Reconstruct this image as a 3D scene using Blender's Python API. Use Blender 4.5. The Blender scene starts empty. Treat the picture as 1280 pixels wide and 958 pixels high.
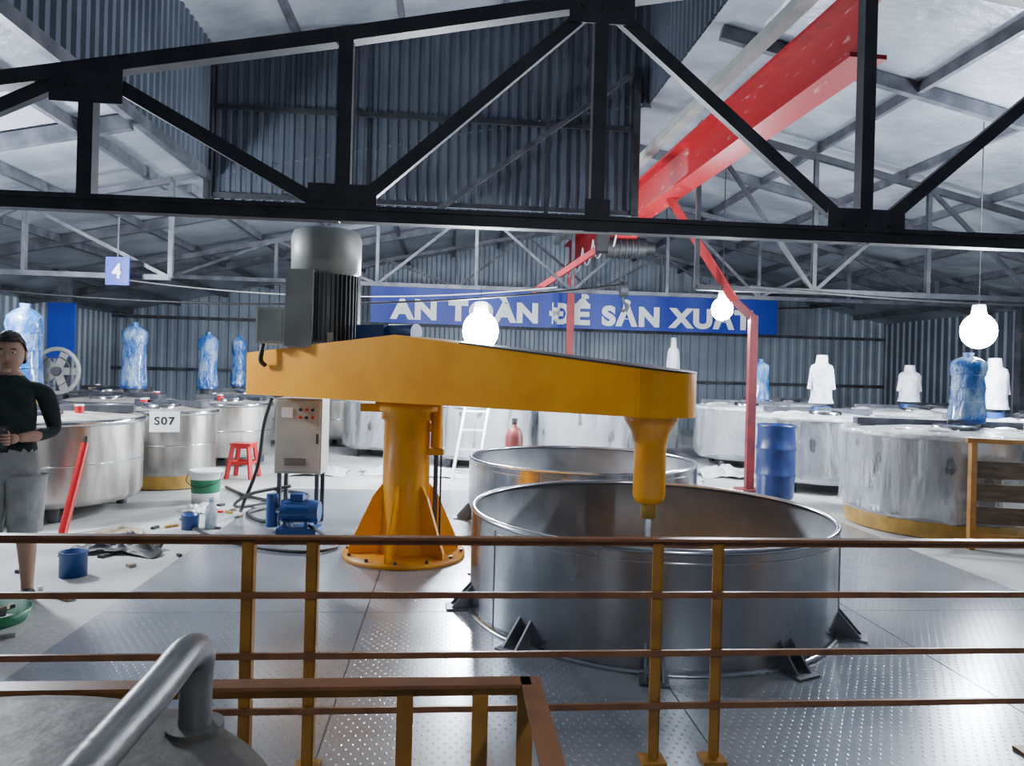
import bpy, bmesh, math, random
from math import sin, cos, pi, radians, sqrt, atan2
from mathutils import Vector, Matrix, noise
random.seed(7)
S = bpy.context.scene
COL = S.collection
TH = radians(5)
def B(bx, by, z=0.0):
    return Vector((bx*cos(TH)-by*sin(TH), bx*sin(TH)+by*cos(TH), z))

# ---------------------------------------------------------------- materials
MATS = {}
def mat(name, col, rough=0.5, metal=0.0, col2=None, nscale=4.0, bump=0.0, bscale=30.0,
        stretch=(1, 1, 1), lo=0.4, hi=0.65, emit=0.0, alpha=1.0, trans=0.0, detail=6, rough2=None, coat=0.0, bdist=.05):
    if name in MATS: return MATS[name]
    m = bpy.data.materials.new(name); m.use_nodes = True
    nt = m.node_tree; N = nt.nodes; L = nt.links
    b = N['Principled BSDF']
    b.inputs['Base Color'].default_value = (*col, 1)
    b.inputs['Roughness'].default_value = rough
    b.inputs['Metallic'].default_value = metal
    if coat:
        b.inputs['Coat Weight'].default_value = coat; b.inputs['Coat Roughness'].default_value = .08
    if trans: b.inputs['Transmission Weight'].default_value = trans
    if alpha < 1: b.inputs['Alpha'].default_value = alpha
    if emit:
        b.inputs['Emission Color'].default_value = (*col, 1)
        b.inputs['Emission Strength'].default_value = emit
    tc = N.new('ShaderNodeTexCoord'); mp = N.new('ShaderNodeMapping')
    mp.inputs['Scale'].default_value = stretch
    L.new(tc.outputs['Object'], mp.inputs['Vector'])
    if col2 is not None:
        n = N.new('ShaderNodeTexNoise'); n.inputs['Scale'].default_value = nscale
        n.inputs['Detail'].default_value = detail
        L.new(mp.outputs[0], n.inputs['Vector'])
        r = N.new('ShaderNodeValToRGB')
        r.color_ramp.elements[0].position = lo; r.color_ramp.elements[1].position = hi
        r.color_ramp.elements[0].color = (*col, 1); r.color_ramp.elements[1].color = (*col2, 1)
        L.new(n.outputs['Fac'], r.inputs['Fac']); L.new(r.outputs[0], b.inputs['Base Color'])
        if rough2 is not None:
            mr = N.new('ShaderNodeMapRange')
            mr.inputs['From Min'].default_value = lo; mr.inputs['From Max'].default_value = hi
            mr.inputs['To Min'].default_value = rough; mr.inputs['To Max'].default_value = rough2
            L.new(n.outputs['Fac'], mr.inputs['Value']); L.new(mr.outputs[0], b.inputs['Roughness'])
    if bump:
        n2 = N.new('ShaderNodeTexNoise'); n2.inputs['Scale'].default_value = bscale
        n2.inputs['Detail'].default_value = 4
        L.new(mp.outputs[0], n2.inputs['Vector'])
        bp = N.new('ShaderNodeBump'); bp.inputs['Strength'].default_value = bump
        bp.inputs['Distance'].default_value = bdist
        L.new(n2.outputs['Fac'], bp.inputs['Height']); L.new(bp.outputs[0], b.inputs['Normal'])
    MATS[name] = m
    return m

M_dark = mat('dark_painted_steel', (.014, .016, .022), .55, .2, (.03, .032, .038), 5)
M_grey = mat('grey_purlin_steel', (.045, .05, .062), .5, .4, (.10, .10, .12), 5)
M_red = mat('red_crane_paint', (.26, .004, .009), .45, 0, (.36, .008, .014), 6)
M_redw = mat('worn_red_paint', (.28, .005, .010), .45, 0, (.42, .20, .19), 9, lo=.63, hi=.72, stretch=(1, .6, 2))
M_maroon = mat('maroon_post', (.10, .012, .016), .5, 0, (.18, .015, .02), 5)
M_orange = mat('orange_enamel', (.88, .365, .005), .28, 0, (.78, .29, .005), 2.5, bump=.03, bscale=14)
M_orange_d = mat('orange_enamel_base', (.78, .31, .008), .38, 0, (.60, .21, .008), 4)
M_ochre = mat('ochre_railing_paint', (.40, .18, .02), .45, 0, (.27, .11, .014), 8)
M_rail = mat('worn_rail_paint', (.26, .105, .04), .38, 0, (.17, .065, .03), 10)
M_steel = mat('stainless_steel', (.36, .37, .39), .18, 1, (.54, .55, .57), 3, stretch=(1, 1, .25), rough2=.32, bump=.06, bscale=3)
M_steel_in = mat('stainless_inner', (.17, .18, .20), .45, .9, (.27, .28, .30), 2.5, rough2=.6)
M_rim = mat('polished_rim', (.62, .63, .65), .18, 1)
M_tank_l = mat('dull_stainless', (.34, .32, .30), .28, .85, (.58, .55, .51), 3, stretch=(2, 2, .4), rough2=.5, bump=.12, bscale=4)
M_wrap = mat('film_over_steel', (.22, .23, .245), .16, .8, (.50, .52, .54), 2.2, bump=.8, bscale=6, stretch=(1, 1, .35), lo=.30, hi=.75, coat=1.0)
M_film = mat('clear_plastic_skirt', (.80, .84, .88), .10, 0, None, 6, bump=1.0, bscale=7, stretch=(1, 1, .3), alpha=.26, coat=1.0, bdist=.09)
M_filmtop = mat('film_lid_cover', (.42, .43, .44), .25, 0, (.74, .76, .78), 4, bump=.8, bscale=9, lo=.35, hi=.6, coat=.6)
M_bluewrap = mat('blue_motor_in_film', (.012, .09, .30), .2, 0, (.26, .38, .50), 8, bump=.9, bscale=16, lo=.46, hi=.72, stretch=(1, 1, .5), coat=.6)
M_whitewrap = mat('white_motor_cover', (.72, .74, .77), .5, 0, (.52, .55, .60), 6, bump=.7, bscale=14)
M_blue = mat('blue_enamel', (.012, .055, .22), .35)
M_barrel = mat('blue_hdpe', (.004, .015, .09), .35, 0, (.007, .028, .125), 5)
M_motor = mat('grey_motor_paint', (.30, .31, .29), .45, .1, (.22, .23, .22), 4)
M_motor_d = mat('dark_motor_ribs', (.07, .075, .085), .5, .2)
M_cab = mat('cabinet_beige', (.44, .44, .39), .45, 0, (.36, .36, .32), 3)
M_black = mat('black_rubber', (.012, .012, .014), .5)
M_white = mat('white_plastic', (.8, .8, .8), .4)
M_conc = mat('concrete_floor', (.32, .32, .315), .45, 0, (.58, .58, .57), 1.3, bump=.15, bscale=25, lo=.35, hi=.65)
M_stain = mat('dusty_lid', (.26, .24, .21), .55, .2, (.50, .47, .43), 6, bump=.25, bscale=14)
M_foil = mat('silver_insulation', (.21, .23, .265), .36, .4, (.36, .385, .43), 1.2, bump=.5, bscale=5)
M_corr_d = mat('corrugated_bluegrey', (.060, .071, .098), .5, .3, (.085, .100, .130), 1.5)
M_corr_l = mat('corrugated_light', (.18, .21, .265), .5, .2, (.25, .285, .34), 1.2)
M_banner = mat('banner_blue', (.004, .024, .28), .45, 0, (.006, .035, .34), 1)
M_lid = mat('foreground_lid_steel', (.09, .085, .08), .55, .4, (.15, .14, .13), 5, bump=.1, bscale=20)
M_pipe = mat('grey_handle_pipe', (.18, .18, .185), .4, .6, (.26, .255, .25), 8, bump=.05, bscale=50)
M_bulb = mat('led_bulb', (.84, .92, 1.0), .3, emit=560)
M_green = mat('green_plastic', (.015, .17, .08), .4)
M_redp = mat('red_plastic', (.50, .010, .015), .35)
M_yband = mat('yellow_band', (.42, .24, .04), .5, 0, (.28, .16, .03), 7)
M_wood = mat('dark_wood', (.06, .04, .025), .7, 0, (.12, .08, .05), 5, stretch=(1, 1, 6))
M_skin = mat('skin', (.42, .24, .17), .5, 0, (.46, .27, .20), 20)
M_shirt = mat('dark_shirt', (.010, .020, .020), .85, 0, (.018, .03, .028), 18, bump=.5, bscale=9)
M_shorts = mat('grey_shorts', (.30, .31, .31), .85, 0, (.42, .43, .43), 9, bump=.5, bscale=8)
M_hair = mat('black_hair', (.008, .007, .007), .5, bump=.6, bscale=60)
M_eye = mat('eye_white', (.7, .7, .68), .3)
M_lip = mat('lips', (.30, .10, .08), .5)
M_cable_w = mat('pale_cable', (.45, .45, .45), .5)
M_brown = mat('brown_paper', (.30, .22, .15), .8, 0, (.42, .35, .27), 8)

def tread():
    m = bpy.data.materials.new('tread_plate_steel'); m.use_nodes = True
    nt = m.node_tree; N = nt.nodes; L = nt.links; b = N['Principled BSDF']
    b.inputs['Metallic'].default_value = .55
    tc = N.new('ShaderNodeTexCoord')
    def wave(rz, s):
        mp = N.new('ShaderNodeMapping'); mp.inputs['Rotation'].default_value = (0, 0, rz)
        L.new(tc.outputs['Object'], mp.inputs[0])
        w = N.new('ShaderNodeTexWave'); w.inputs['Scale'].default_value = s
        w.inputs['Distortion'].default_value = 0
        L.new(mp.outputs[0], w.inputs['Vector']); return w
    w1 = wave(radians(33), 8.5); w2 = wave(radians(-33), 8.5)
    mu = N.new('ShaderNodeMath'); mu.operation = 'MULTIPLY'
    L.new(w1.outputs['Fac'], mu.inputs[0]); L.new(w2.outputs['Fac'], mu.inputs[1])
    rp = N.new('ShaderNodeMapRange'); rp.inputs['From Min'].default_value = .68; rp.inputs['From Max'].default_value = .9
    L.new(mu.outputs[0], rp.inputs['Value'])
    bp = N.new('ShaderNodeBump'); bp.inputs['Strength'].default_value = .4; bp.inputs['Distance'].default_value = .003
    L.new(rp.outputs[0], bp.inputs['Height']); L.new(bp.outputs[0], b.inputs['Normal'])
    n = N.new('ShaderNodeTexNoise'); n.inputs['Scale'].default_value = 1.1; n.inputs['Detail'].default_value = 5
    L.new(tc.outputs['Object'], n.inputs['Vector'])
    r = N.new('ShaderNodeValToRGB')
    r.color_ramp.elements[0].position = .3; r.color_ramp.elements[1].position = .75
    r.color_ramp.elements[0].color = (.36, .39, .435, 1); r.color_ramp.elements[1].color = (.48, .505, .54, 1)
    L.new(n.outputs['Fac'], r.inputs[0]); L.new(r.outputs[0], b.inputs['Base Color'])
    mr = N.new('ShaderNodeMapRange'); mr.inputs['To Min'].default_value = .15; mr.inputs['To Max'].default_value = .32
    L.new(n.outputs['Fac'], mr.inputs['Value']); L.new(mr.outputs[0], b.inputs['Roughness'])
    return m
M_tread = tread()

# ---------------------------------------------------------------- mesh builder
class MB:
    def __init__(s): s.v = []; s.f = []; s.mi = []; s.sm = []; s.mats = []
    def m(s, mt):
        if mt not in s.mats: s.mats.append(mt)
        return s.mats.index(mt)
    def add(s, vs, fs, mt, smooth=False):
        o = len(s.v); s.v += [tuple(v) for v in vs]; k = s.m(mt)
        for f in fs:
            s.f.append([i+o for i in f]); s.mi.append(k); s.sm.append(smooth)
    def box(s, c, size, mt, mtx=None):
        hx, hy, hz = [a/2 for a in size]; vs = []
        for z in (-hz, hz):
            for x, y in ((-hx, -hy), (hx, -hy), (hx, hy), (-hx, hy)):
                p = Vector((x, y, z))
                if mtx is not None: p = mtx @ p
                vs.append(p + Vector(c))
        s.add(vs, [(3, 2, 1, 0), (4, 5, 6, 7), (0, 1, 5, 4), (1, 2, 6, 5), (2, 3, 7, 6), (3, 0, 4, 7)], mt)
    def bar(s, p, q, w, h, mt):
        p = Vector(p); q = Vector(q); d = q-p; L = d.length
        if L < 1e-6: return
        zx = d.normalized()
        up = Vector((0, 0, 1)) if abs(zx.z) < .99 else Vector((0, 1, 0))
        sx = zx.cross(up).normalized(); sy = sx.cross(zx)
        mx = Matrix((sx, zx, sy)).transposed()
        s.box((p+q)/2, (w, L, h), mt, mx)
    def cyl(s, p, q, r1, r2, mt, n=24, caps=True):
        p = Vector(p); q = Vector(q); d = (q-p).normalized()
        up = Vector((0, 0, 1)) if abs(d.z) < .9 else Vector((1, 0, 0))
        a = d.cross(up).normalized(); b = d.cross(a).normalized()
        vs = []
        for c, r in ((p, r1), (q, r2)):
            for i in range(n):
                t = 2*pi*i/n; vs.append(c + a*cos(t)*r + b*sin(t)*r)
        s.add(vs, [(i, (i+1) % n, n+(i+1) % n, n+i) for i in range(n)], mt, True)
        if caps:
            s.add(vs[:n], [tuple(range(n))], mt); s.add(vs[n:], [tuple(range(n))][::-1], mt)
    def lathe(s, c, prof, mt, n=48, jit=0.0):
        cx, cy, cz = c; vs = []
        for (r, z) in prof:
            for i in range(n):
                t = 2*pi*i/n; rr = r*(1+random.uniform(-jit, jit)) if jit else r
                vs.append((cx+rr*cos(t), cy+rr*sin(t), cz+z))
        fs = []
        for k in range(len(prof)-1):
            for i in range(n):
                j = (i+1) % n
                fs.append((k*n+i, k*n+j, (k+1)*n+j, (k+1)*n+i))
        s.add(vs, fs, mt, True)
    def sphere(s, c, r, mt, sc=(1, 1, 1), n=16):
        vs = []; fs = []
        for k in range(n//2+1):
            ph = -pi/2 + pi*k/(n//2)
            for i in range(n):
                t = 2*pi*i/n
                vs.append((c[0]+r*sc[0]*cos(ph)*cos(t), c[1]+r*sc[1]*cos(ph)*sin(t), c[2]+r*sc[2]*sin(ph)))
        for k in range(n//2):
            for i in range(n):
                j = (i+1) % n; fs.append((k*n+i, k*n+j, (k+1)*n+j, (k+1)*n+i))
        s.add(vs, fs, mt, True)
    def tube(s, pts, r, mt, n=12):
        P = [Vector(p) for p in pts]; vs = []; prev = None
        for i, p in enumerate(P):
            d = (P[min(i+1, len(P)-1)] - P[max(i-1, 0)]).normalized()
            if prev is None:
                up = Vector((0, 0, 1)) if abs(d.z) < .9 else Vector((1, 0, 0)); a = d.cross(up).normalized()
            else: a = (prev - d*prev.dot(d)).normalized()
            prev = a; b = d.cross(a)
            for k in range(n):
                t = 2*pi*k/n; vs.append(p+a*cos(t)*r+b*sin(t)*r)
        fs = [(i*n+k, i*n+(k+1) % n, (i+1)*n+(k+1) % n, (i+1)*n+k) for i in range(len(P)-1) for k in range(n)]
        s.add(vs, fs, mt, True)
        s.add(vs[:n], [tuple(range(n))], mt); s.add(vs[-n:], [tuple(range(n))], mt)
    def prism(s, poly, thick_vec, mt):
        n = len(poly); P = [Vector(p) for p in poly]; T = Vector(thick_vec)
        vs = [p-T/2 for p in P]+[p+T/2 for p in P]
        s.add(vs, [tuple(range(n))[::-1], tuple(range(n, 2*n))]+[(i, (i+1) % n, n+(i+1) % n, n+i) for i in range(n)], mt)
    def done(s, name, parent=None, rotb=False, bevel=0.0, loc=None, rz=0.0):
        me = bpy.data.meshes.new(name); me.from_pydata(s.v, [], s.f)
        for mt in s.mats: me.materials.append(mt)
        for i, p in enumerate(me.polygons): p.material_index = s.mi[i]; p.use_smooth = s.sm[i]
        bm = bmesh.new(); bm.from_mesh(me); bmesh.ops.recalc_face_normals(bm, faces=bm.faces); bm.to_mesh(me); bm.free()
        o = bpy.data.objects.new(name, me); COL.objects.link(o)
        if rotb: o.rotation_euler = (0, 0, TH)
        if loc is not None: o.location = loc
        if rz: o.rotation_euler = (0, 0, rz)
        if parent: o.parent = parent
        if bevel:
            md = o.modifiers.new('bevel', 'BEVEL'); md.width = bevel; md.segments = 2; md.limit_method = 'ANGLE'
        return o
def empty(name, loc=(0, 0, 0), rz=0):
    e = bpy.data.objects.new(name, None); COL.objects.link(e); e.location = loc; e.rotation_euler = (0, 0, rz); return e
def spline(pts, k=8):
    P = [Vector(p) for p in pts]; out = []
    for i in range(len(P)-1):
        p0 = P[max(i-1, 0)]; p1 = P[i]; p2 = P[i+1]; p3 = P[min(i+2, len(P)-1)]
        for j in range(k):
            t = j/k
            out.append(.5*((2*p1)+(p2-p0)*t+(2*p0-5*p1+4*p2-p3)*t*t+(3*p1-p0-3*p2+p3)*t**3))
    out.append(P[-1]); return out
def cable(name, pts, r, mt, k=8, parent=None):
    b = MB(); b.tube(spline(pts, k), r, mt, 8); return b.done(name, parent)
def text(name, body, w, h, mt, loc, rz, parent, off=.0, ext=.004):
    c = bpy.data.curves.new(name, 'FONT'); c.body = body; c.align_x = 'CENTER'; c.align_y = 'CENTER'
    c.offset = off; c.extrude = ext; c.space_character = 1.15
    o = bpy.data.objects.new(name+'_src', c); COL.objects.link(o)
    bpy.context.view_layer.update()
    me = bpy.data.meshes.new_from_object(o.evaluated_get(bpy.context.evaluated_depsgraph_get()))
    bpy.data.objects.remove(o)
    xs = [v.co.x for v in me.vertices]; ys = [v.co.y for v in me.vertices]
    cx = (min(xs)+max(xs))/2; cy = (min(ys)+max(ys))/2
    sx = w/(max(xs)-min(xs)); sy = h/(max(ys)-min(ys))
    for v in me.vertices: v.co = Vector(((v.co.x-cx)*sx, (v.co.y-cy)*sy, v.co.z))
    me.materials.clear(); me.materials.append(mt)
    for p in me.polygons: p.material_index = 0
    n = bpy.data.objects.new(name, me); COL.objects.link(n)
    n.location = loc; n.rotation_euler = (radians(90), 0, rz)
    if parent: n.parent = parent
    return n
up = Vector((0, 0, 1))

# ---------------------------------------------------------------- building shell
def roofz(bx):
    return 5.1-.22*abs(bx-2.6)
X0, X1, Y0, Y1 = -8.5, 12.0, -3.0, 19.0
b = MB(); b.box((1.75, 8, -.1), (20.7, 22.2, .2), M_conc); b.done('floor', rotb=True)
b = MB()
xs = [-1.95, -.45, 1.05, 2.55, 4.0]; ysp = [-1.5, 1.4, 4.3, 6.6, 8.65]
for i in range(4):
    for j in range(4):
        b.box(((xs[i]+xs[i+1])/2, (ysp[j]+ysp[j+1])/2, .006), (xs[i+1]-xs[i]-.008, ysp[j+1]-ysp[j]-.008, .012), M_tread)
b.done('tread_plate_platform', rotb=True)

def corr(b, p, q, z0, ztop, period, depth, mt, nrm):
    p = Vector(p); q = Vector(q); L = (q-p).length; d = (q-p)/L; n = Vector(nrm)
    k = int(L/period); pr = []
    for i in range(k):
        for f, o in ((0, 0), (.35, 0), (.5, 1), (.85, 1)):
            pr.append(((i+f)/k*L, o))
    pr.append((L, 0)); vs = []
    for s_, o in pr:
        pt = p+d*s_+n*(o*depth); zt = ztop(pt.x) if callable(ztop) else ztop
        vs += [(pt.x, pt.y, z0), (pt.x, pt.y, zt)]
    b.add(vs, [(2*i, 2*i+2, 2*i+3, 2*i+1) for i in range(len(pr)-1)], mt)
b = MB(); corr(b, (X0, Y1, 0), (X1, Y1, 0), 0, roofz, .25, .04, M_corr_l, (0, -1, 0))
for z in (1.3, 2.6): b.box(((X0+X1)/2, Y1-.1, z), (X1-X0, .06, .08), M_grey)
b.done('wall_back', rotb=True)
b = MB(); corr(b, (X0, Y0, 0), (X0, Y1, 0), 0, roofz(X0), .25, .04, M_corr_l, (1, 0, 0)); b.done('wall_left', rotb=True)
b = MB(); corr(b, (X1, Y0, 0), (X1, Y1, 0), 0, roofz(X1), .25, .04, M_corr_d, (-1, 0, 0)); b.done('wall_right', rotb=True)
WY = 9.5; WL = -3.1; WR = 2.4
def slab(b, x0, z0, x1, z1, y0, y1, mt, t=.03):
    b.add([(x0, y0, z0), (x1, y0, z1), (x1, y1, z1), (x0, y1, z0), (x0, y0, z0+t), (x1, y0, z1+t), (x1, y1, z1+t), (x0, y1, z0+t)],
          [(0, 3, 2, 1), (4, 5, 6, 7), (0, 1, 5, 4), (1, 2, 6, 5), (2, 3, 7, 6), (3, 0, 4, 7)], mt)
b = MB()
slab(b, 2.6, 5.1, X1, roofz(X1), Y0, Y1, M_foil)
slab(b, X0, roofz(X0), WL, roofz(WL), Y0, WY, M_foil)
slab(b, X0, roofz(X0), 2.6, 5.1, WY, Y1, M_foil)
slab(b, WL, 5.5, 2.6, 6.5, Y0, WY, M_foil)
b.done('ceiling', rotb=True)
b = MB()
bx = 3.6
while bx < X1:
    b.box((bx, 8, roofz(bx)-.06), (.06, 22, .11), M_grey); bx += 1.25
bx = -8.0
while bx < WL-.2:
    b.box((bx, 3.2, roofz(bx)-.06), (.06, 12.4, .11), M_grey); bx += 1.1
bx = -8.0
while bx < 2.2:
    b.box((bx, 14.3, roofz(bx)-.06), (.06, 9.3, .11), M_grey); bx += 1.15
for by in (7.2, 11, 15):
    b.bar((2.7, by, 5.0), (X1, by, roofz(X1)-.1), .08, .14, M_grey)
    b.bar((X0, by, roofz(X0)-.1), (WL if by < WY else 2.6, by, roofz(WL if by < WY else 2.6)-.1), .08, .14, M_grey)
for bx in (-2, -.7, .6, 1.9):
    b.box((bx, 3.2, 5.5+(bx-WL)*.175-.06), (.06, 12.4, .11), M_grey)
b.done('roof_purlins', rotb=True)
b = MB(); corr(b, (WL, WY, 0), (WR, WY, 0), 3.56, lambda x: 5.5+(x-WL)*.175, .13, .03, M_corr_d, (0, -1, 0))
for z in (3.6, 4.72): b.box(((WL+WR)/2, WY-.07, z), (WR-WL, .05, .06), M_dark)
for x in (WL, WR): b.box((x, WY-.08, 4.55), (.09, .09, 2.0), M_dark)
b.done('wall_clerestory_back', rotb=True)
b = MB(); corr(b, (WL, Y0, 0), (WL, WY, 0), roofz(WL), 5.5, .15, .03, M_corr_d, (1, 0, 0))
b.box((WL, (Y0+WY)/2, roofz(WL)-.02), (.08, WY-Y0, .12), M_grey); b.done('wall_clerestory_left', rotb=True)
b = MB(); corr(b, (2.6, Y0, 0), (2.6, WY, 0), 5.1, 6.5, .15, .03, M_corr_d, (-1, 0, 0)); b.done('wall_clerestory_right', rotb=True)
b = MB(); corr(b, (2.4, WY+.02, 0), (2.62, WY+.02, 0), 5.05, 6.45, .11, .03, M_corr_d, (0, -1, 0)); b.done('wall_clerestory_corner', rotb=True)

# ---------------------------------------------------------------- trusses
b = MB(); ty = 5.0
bot = 2.475
tops = [(-4.2, 3.03), (-2.42, 3.38), (-.75, 3.71), (1.0, 4.08), (2.97, 4.48), (5.0, 4.22), (7.0, 3.85)]
for a, c in zip(tops[:-1], tops[1:]): b.bar((a[0], ty, a[1]), (c[0], ty, c[1]), .10, .10, M_dark)
b.bar((-4.3, ty, bot), (7.2, ty, bot+.02), .10, .08, M_dark)
b.bar((-4.3, ty-.06, bot+.05), (7.2, ty-.06, bot+.07), .02, .03, M_dark)
for t in tops: b.bar((t[0], ty, bot), (t[0], ty, t[1]), .095, .095, M_dark)
diag = [((-4.2, bot), (-2.42, 3.38)), ((-2.42, 3.38), (-.75, bot)), ((-.75, bot), (1.0, 4.08)), ((1.0, 4.08), (2.97, bot)), ((2.97, bot), (5.0, 4.22)), ((5.0, 4.22), (7, bot))]
for p, q in diag: b.bar((p[0], ty, p[1]), (q[0], ty, q[1]), .06, .09, M_dark)
for x, z, w in ((-.75, bot+.10, .46), (2.97, bot+.10, .58), (1.0, bot+.08, .18), (1.0, 4.01, .46), (-2.42, 3.26, .46), (-4.2, bot+.08, .4), (5.0, 4.15, .4)):
    b.box((x, ty-.045, z), (w, .012, .23), M_dark)
    for i in (-1, 0, 1): b.cyl((x+i*w*.3, ty-.052, z), (x+i*w*.3, ty-.066, z), .012, .012, M_dark, 6)
b.done('roof_truss', rotb=True)

def truss(by, bot, x0, x1, step, mt, w=.06, topf=roofz, name='roof_truss'):
    b = MB(); n = int(round((x1-x0)/step)); N = [x0+(x1-x0)*i/n for i in range(n+1)]
    b.bar((x0, by, bot), (x1, by, bot), w, w, mt)
    pk = [x0] + ([2.6] if x0 < 2.6 < x1 else []) + [x1]
    for a, c in zip(pk[:-1], pk[1:]): b.bar((a, by, topf(a)-.2), (c, by, topf(c)-.2), w, w*1.2, mt)
    for i, x in enumerate(N):
        if topf(x)-.2 > bot+.1: b.bar((x, by, bot), (x, by, topf(x)-.2), w*.8, w*.8, mt)
        if i < n:
            if i % 2: b.bar((x, by, bot), (N[i+1], by, topf(N[i+1])-.2), w*.7, w*.7, mt)
            else: b.bar((x, by, topf(x)-.2), (N[i+1], by, bot), w*.7, w*.7, mt)
    b.done(name, rotb=True)
truss(13.0, 2.95, -6.6, 11, 1.7, M_grey, .07)
truss(17.1, 3.42, -4.8, 10, 1.7, M_grey, .07)
truss(9.2, 2.62, 3.2, 11.2, 1.6, M_dark, .07)
truss(8.8, 2.45, -8.2, -3.3, 1.5, M_grey, .06)
b = MB(); y = 9.3
b.bar((WL, y, 3.45), (WR, y, 3.45), .08, .08, M_dark)
b.bar((-.2, y, 3.5), (2.3, y, 5.4), .06, .06, M_grey)
b.bar((-1.3, y, 3.45), (-1.3, y, 5.75), .06, .06, M_dark); b.bar((1.2, y, 3.45), (1.2, y, 6.2), .05, .05, M_dark)
b.done('clerestory_bracing', rotb=True)
for (x, y_) in ((-6.6, 13), (11, 13), (-8.2, 8.8), (11.2, 9.2)):
    b = MB(); b.box((x, y_, 1.5), (.16, .16, 3.0), M_grey); b.box((x, y_, .01), (.3, .3, .02), M_grey); b.done('steel_column', rotb=True)

# ---------------------------------------------------------------- crane
crane = empty('overhead_crane')
p = Vector((2.62, 5.42, 0)); q = Vector((1.28, 16.7, 0)); b = MB()
b.bar(p+up*4.14, q+up*4.14, .04, .48, M_redw)
b.bar(p+up*3.90, q+up*3.90, .30, .035, M_redw)
b.bar(p+up*4.39, q+up*4.39, .30, .035, M_red)
b.done('runway_beam', crane)
b = MB(); o = Vector((-.33, 0, 0))
b.bar(p+o+up*4.47, q+o+up*4.47, .12, .10, M_motor); b.done('cable_channel', crane)
b = MB()
pf = Vector((1.30, 16.5, 0))
b.bar(pf, pf+up*3.89, .16, .16, M_red); b.box(pf+up*.015, (.35, .35, .03), M_red)
pr_ = Vector((3.08, 9.25, 0))
b.bar(pr_, pr_+up*2.25, .10, .10, M_maroon); b.box(pr_+up*.015, (.3, .3, .03), M_maroon)
b.bar((2.11, 9.9, 3.89), (2.88, 9.4, 2.45), .10, .10, M_red); b.bar((2.88, 9.4, 2.45), pr_+up*2.22, .09, .09, M_maroon)
b.bar((1.76, 12.9, 3.89), (.35, 13.3, 2.93), .10, .10, M_red)
b.done('support_frame', crane)
hp = Vector((1.84, 12.1, 0)); b = MB()
b.box(hp+up*3.78, (.34, .5, .14), M_redw)
b.cyl(hp+Vector((-.30, 0, 3.58)), hp+Vector((.34, 0, 3.58)), .17, .17, M_black, 20)
b.cyl(hp+Vector((.34, 0, 3.58)), hp+Vector((.50, 0, 3.58)), .13, .10, M_black, 16)
b.box(hp+Vector((-.38, 0, 3.64)), (.20, .3, .28), M_black)
for i in range(5): b.cyl(hp+Vector((-.2+i*.1, 0, 3.58)), hp+Vector((-.17+i*.1, 0, 3.58)), .19, .19, M_dark, 20)
for dx in (-.04, .04): b.cyl(hp+Vector((dx, 0, 2.95)), hp+Vector((dx, 0, 3.5)), .010, .010, M_black, 6)
b.cyl(hp+Vector((-.06, 0, 2.88)), hp+Vector((.06, 0, 2.88)), .13, .13, M_dark, 18)
b.tube(spline([hp+Vector((0, 0, 2.8)), hp+Vector((0, 0, 2.68)), hp+Vector((.08, 0, 2.6)), hp+Vector((0, 0, 2.52)), hp+Vector((-.08, 0, 2.58))], 6), .024, M_dark)
b.done('hoist', crane)
for i in range(5):
    a = p.lerp(q, .55+i*.08)+Vector((-.22, 0, 3.95)); c = p.lerp(q, .63+i*.08)+Vector((-.22, 0, 3.95)); m_ = (a+c)/2-up*.40
    cable('festoon_cable_%d' % (i+1), [a, (a+m_)/2-up*.12, m_, (c+m_)/2-up*.12, c], .014, M_cable_w, parent=crane)

# ---------------------------------------------------------------- banner
ban = empty('safety_banner')
b = MB(); nseg = 40; vs = []
for i in range(nseg+1):
    bx = -1.85+9.8*i/nseg; w_ = .015*sin(i*1.3)
    for z in (2.52, 3.38): vs.append(B(bx, 16.95+w_, z))
b.add(vs, [(2*i, 2*i+2, 2*i+3, 2*i+1) for i in range(nseg)], M_banner, True)
b.done('banner_sheet', ban)
text('banner_text', 'AN TOÀN ĐỂ SẢN XUẤT', 8.7, .74, M_white, B(2.95, 16.90, 2.97), TH, ban, off=.055)
sg = empty('bay_number_sign'); b = MB()
b.box((-4.52, 8.2, 2.48), (.27, .02, .32), M_banner); b.bar((-4.52, 8.2, 2.6), (-4.52, 8.2, 3.1), .012, .012, M_grey); b.done('board', sg)
text('digit', '4', .10, .17, M_white, (-4.52, 8.18, 2.48), 0, sg, off=.03)
b = MB(); b.box((-6.9, 11.0, 1.9), (.42, .03, .85), M_banner); b.box((-6.9, 11.02, 1.15), (.06, .04, 2.3), M_grey); b.done('blue_notice_board')

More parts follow.
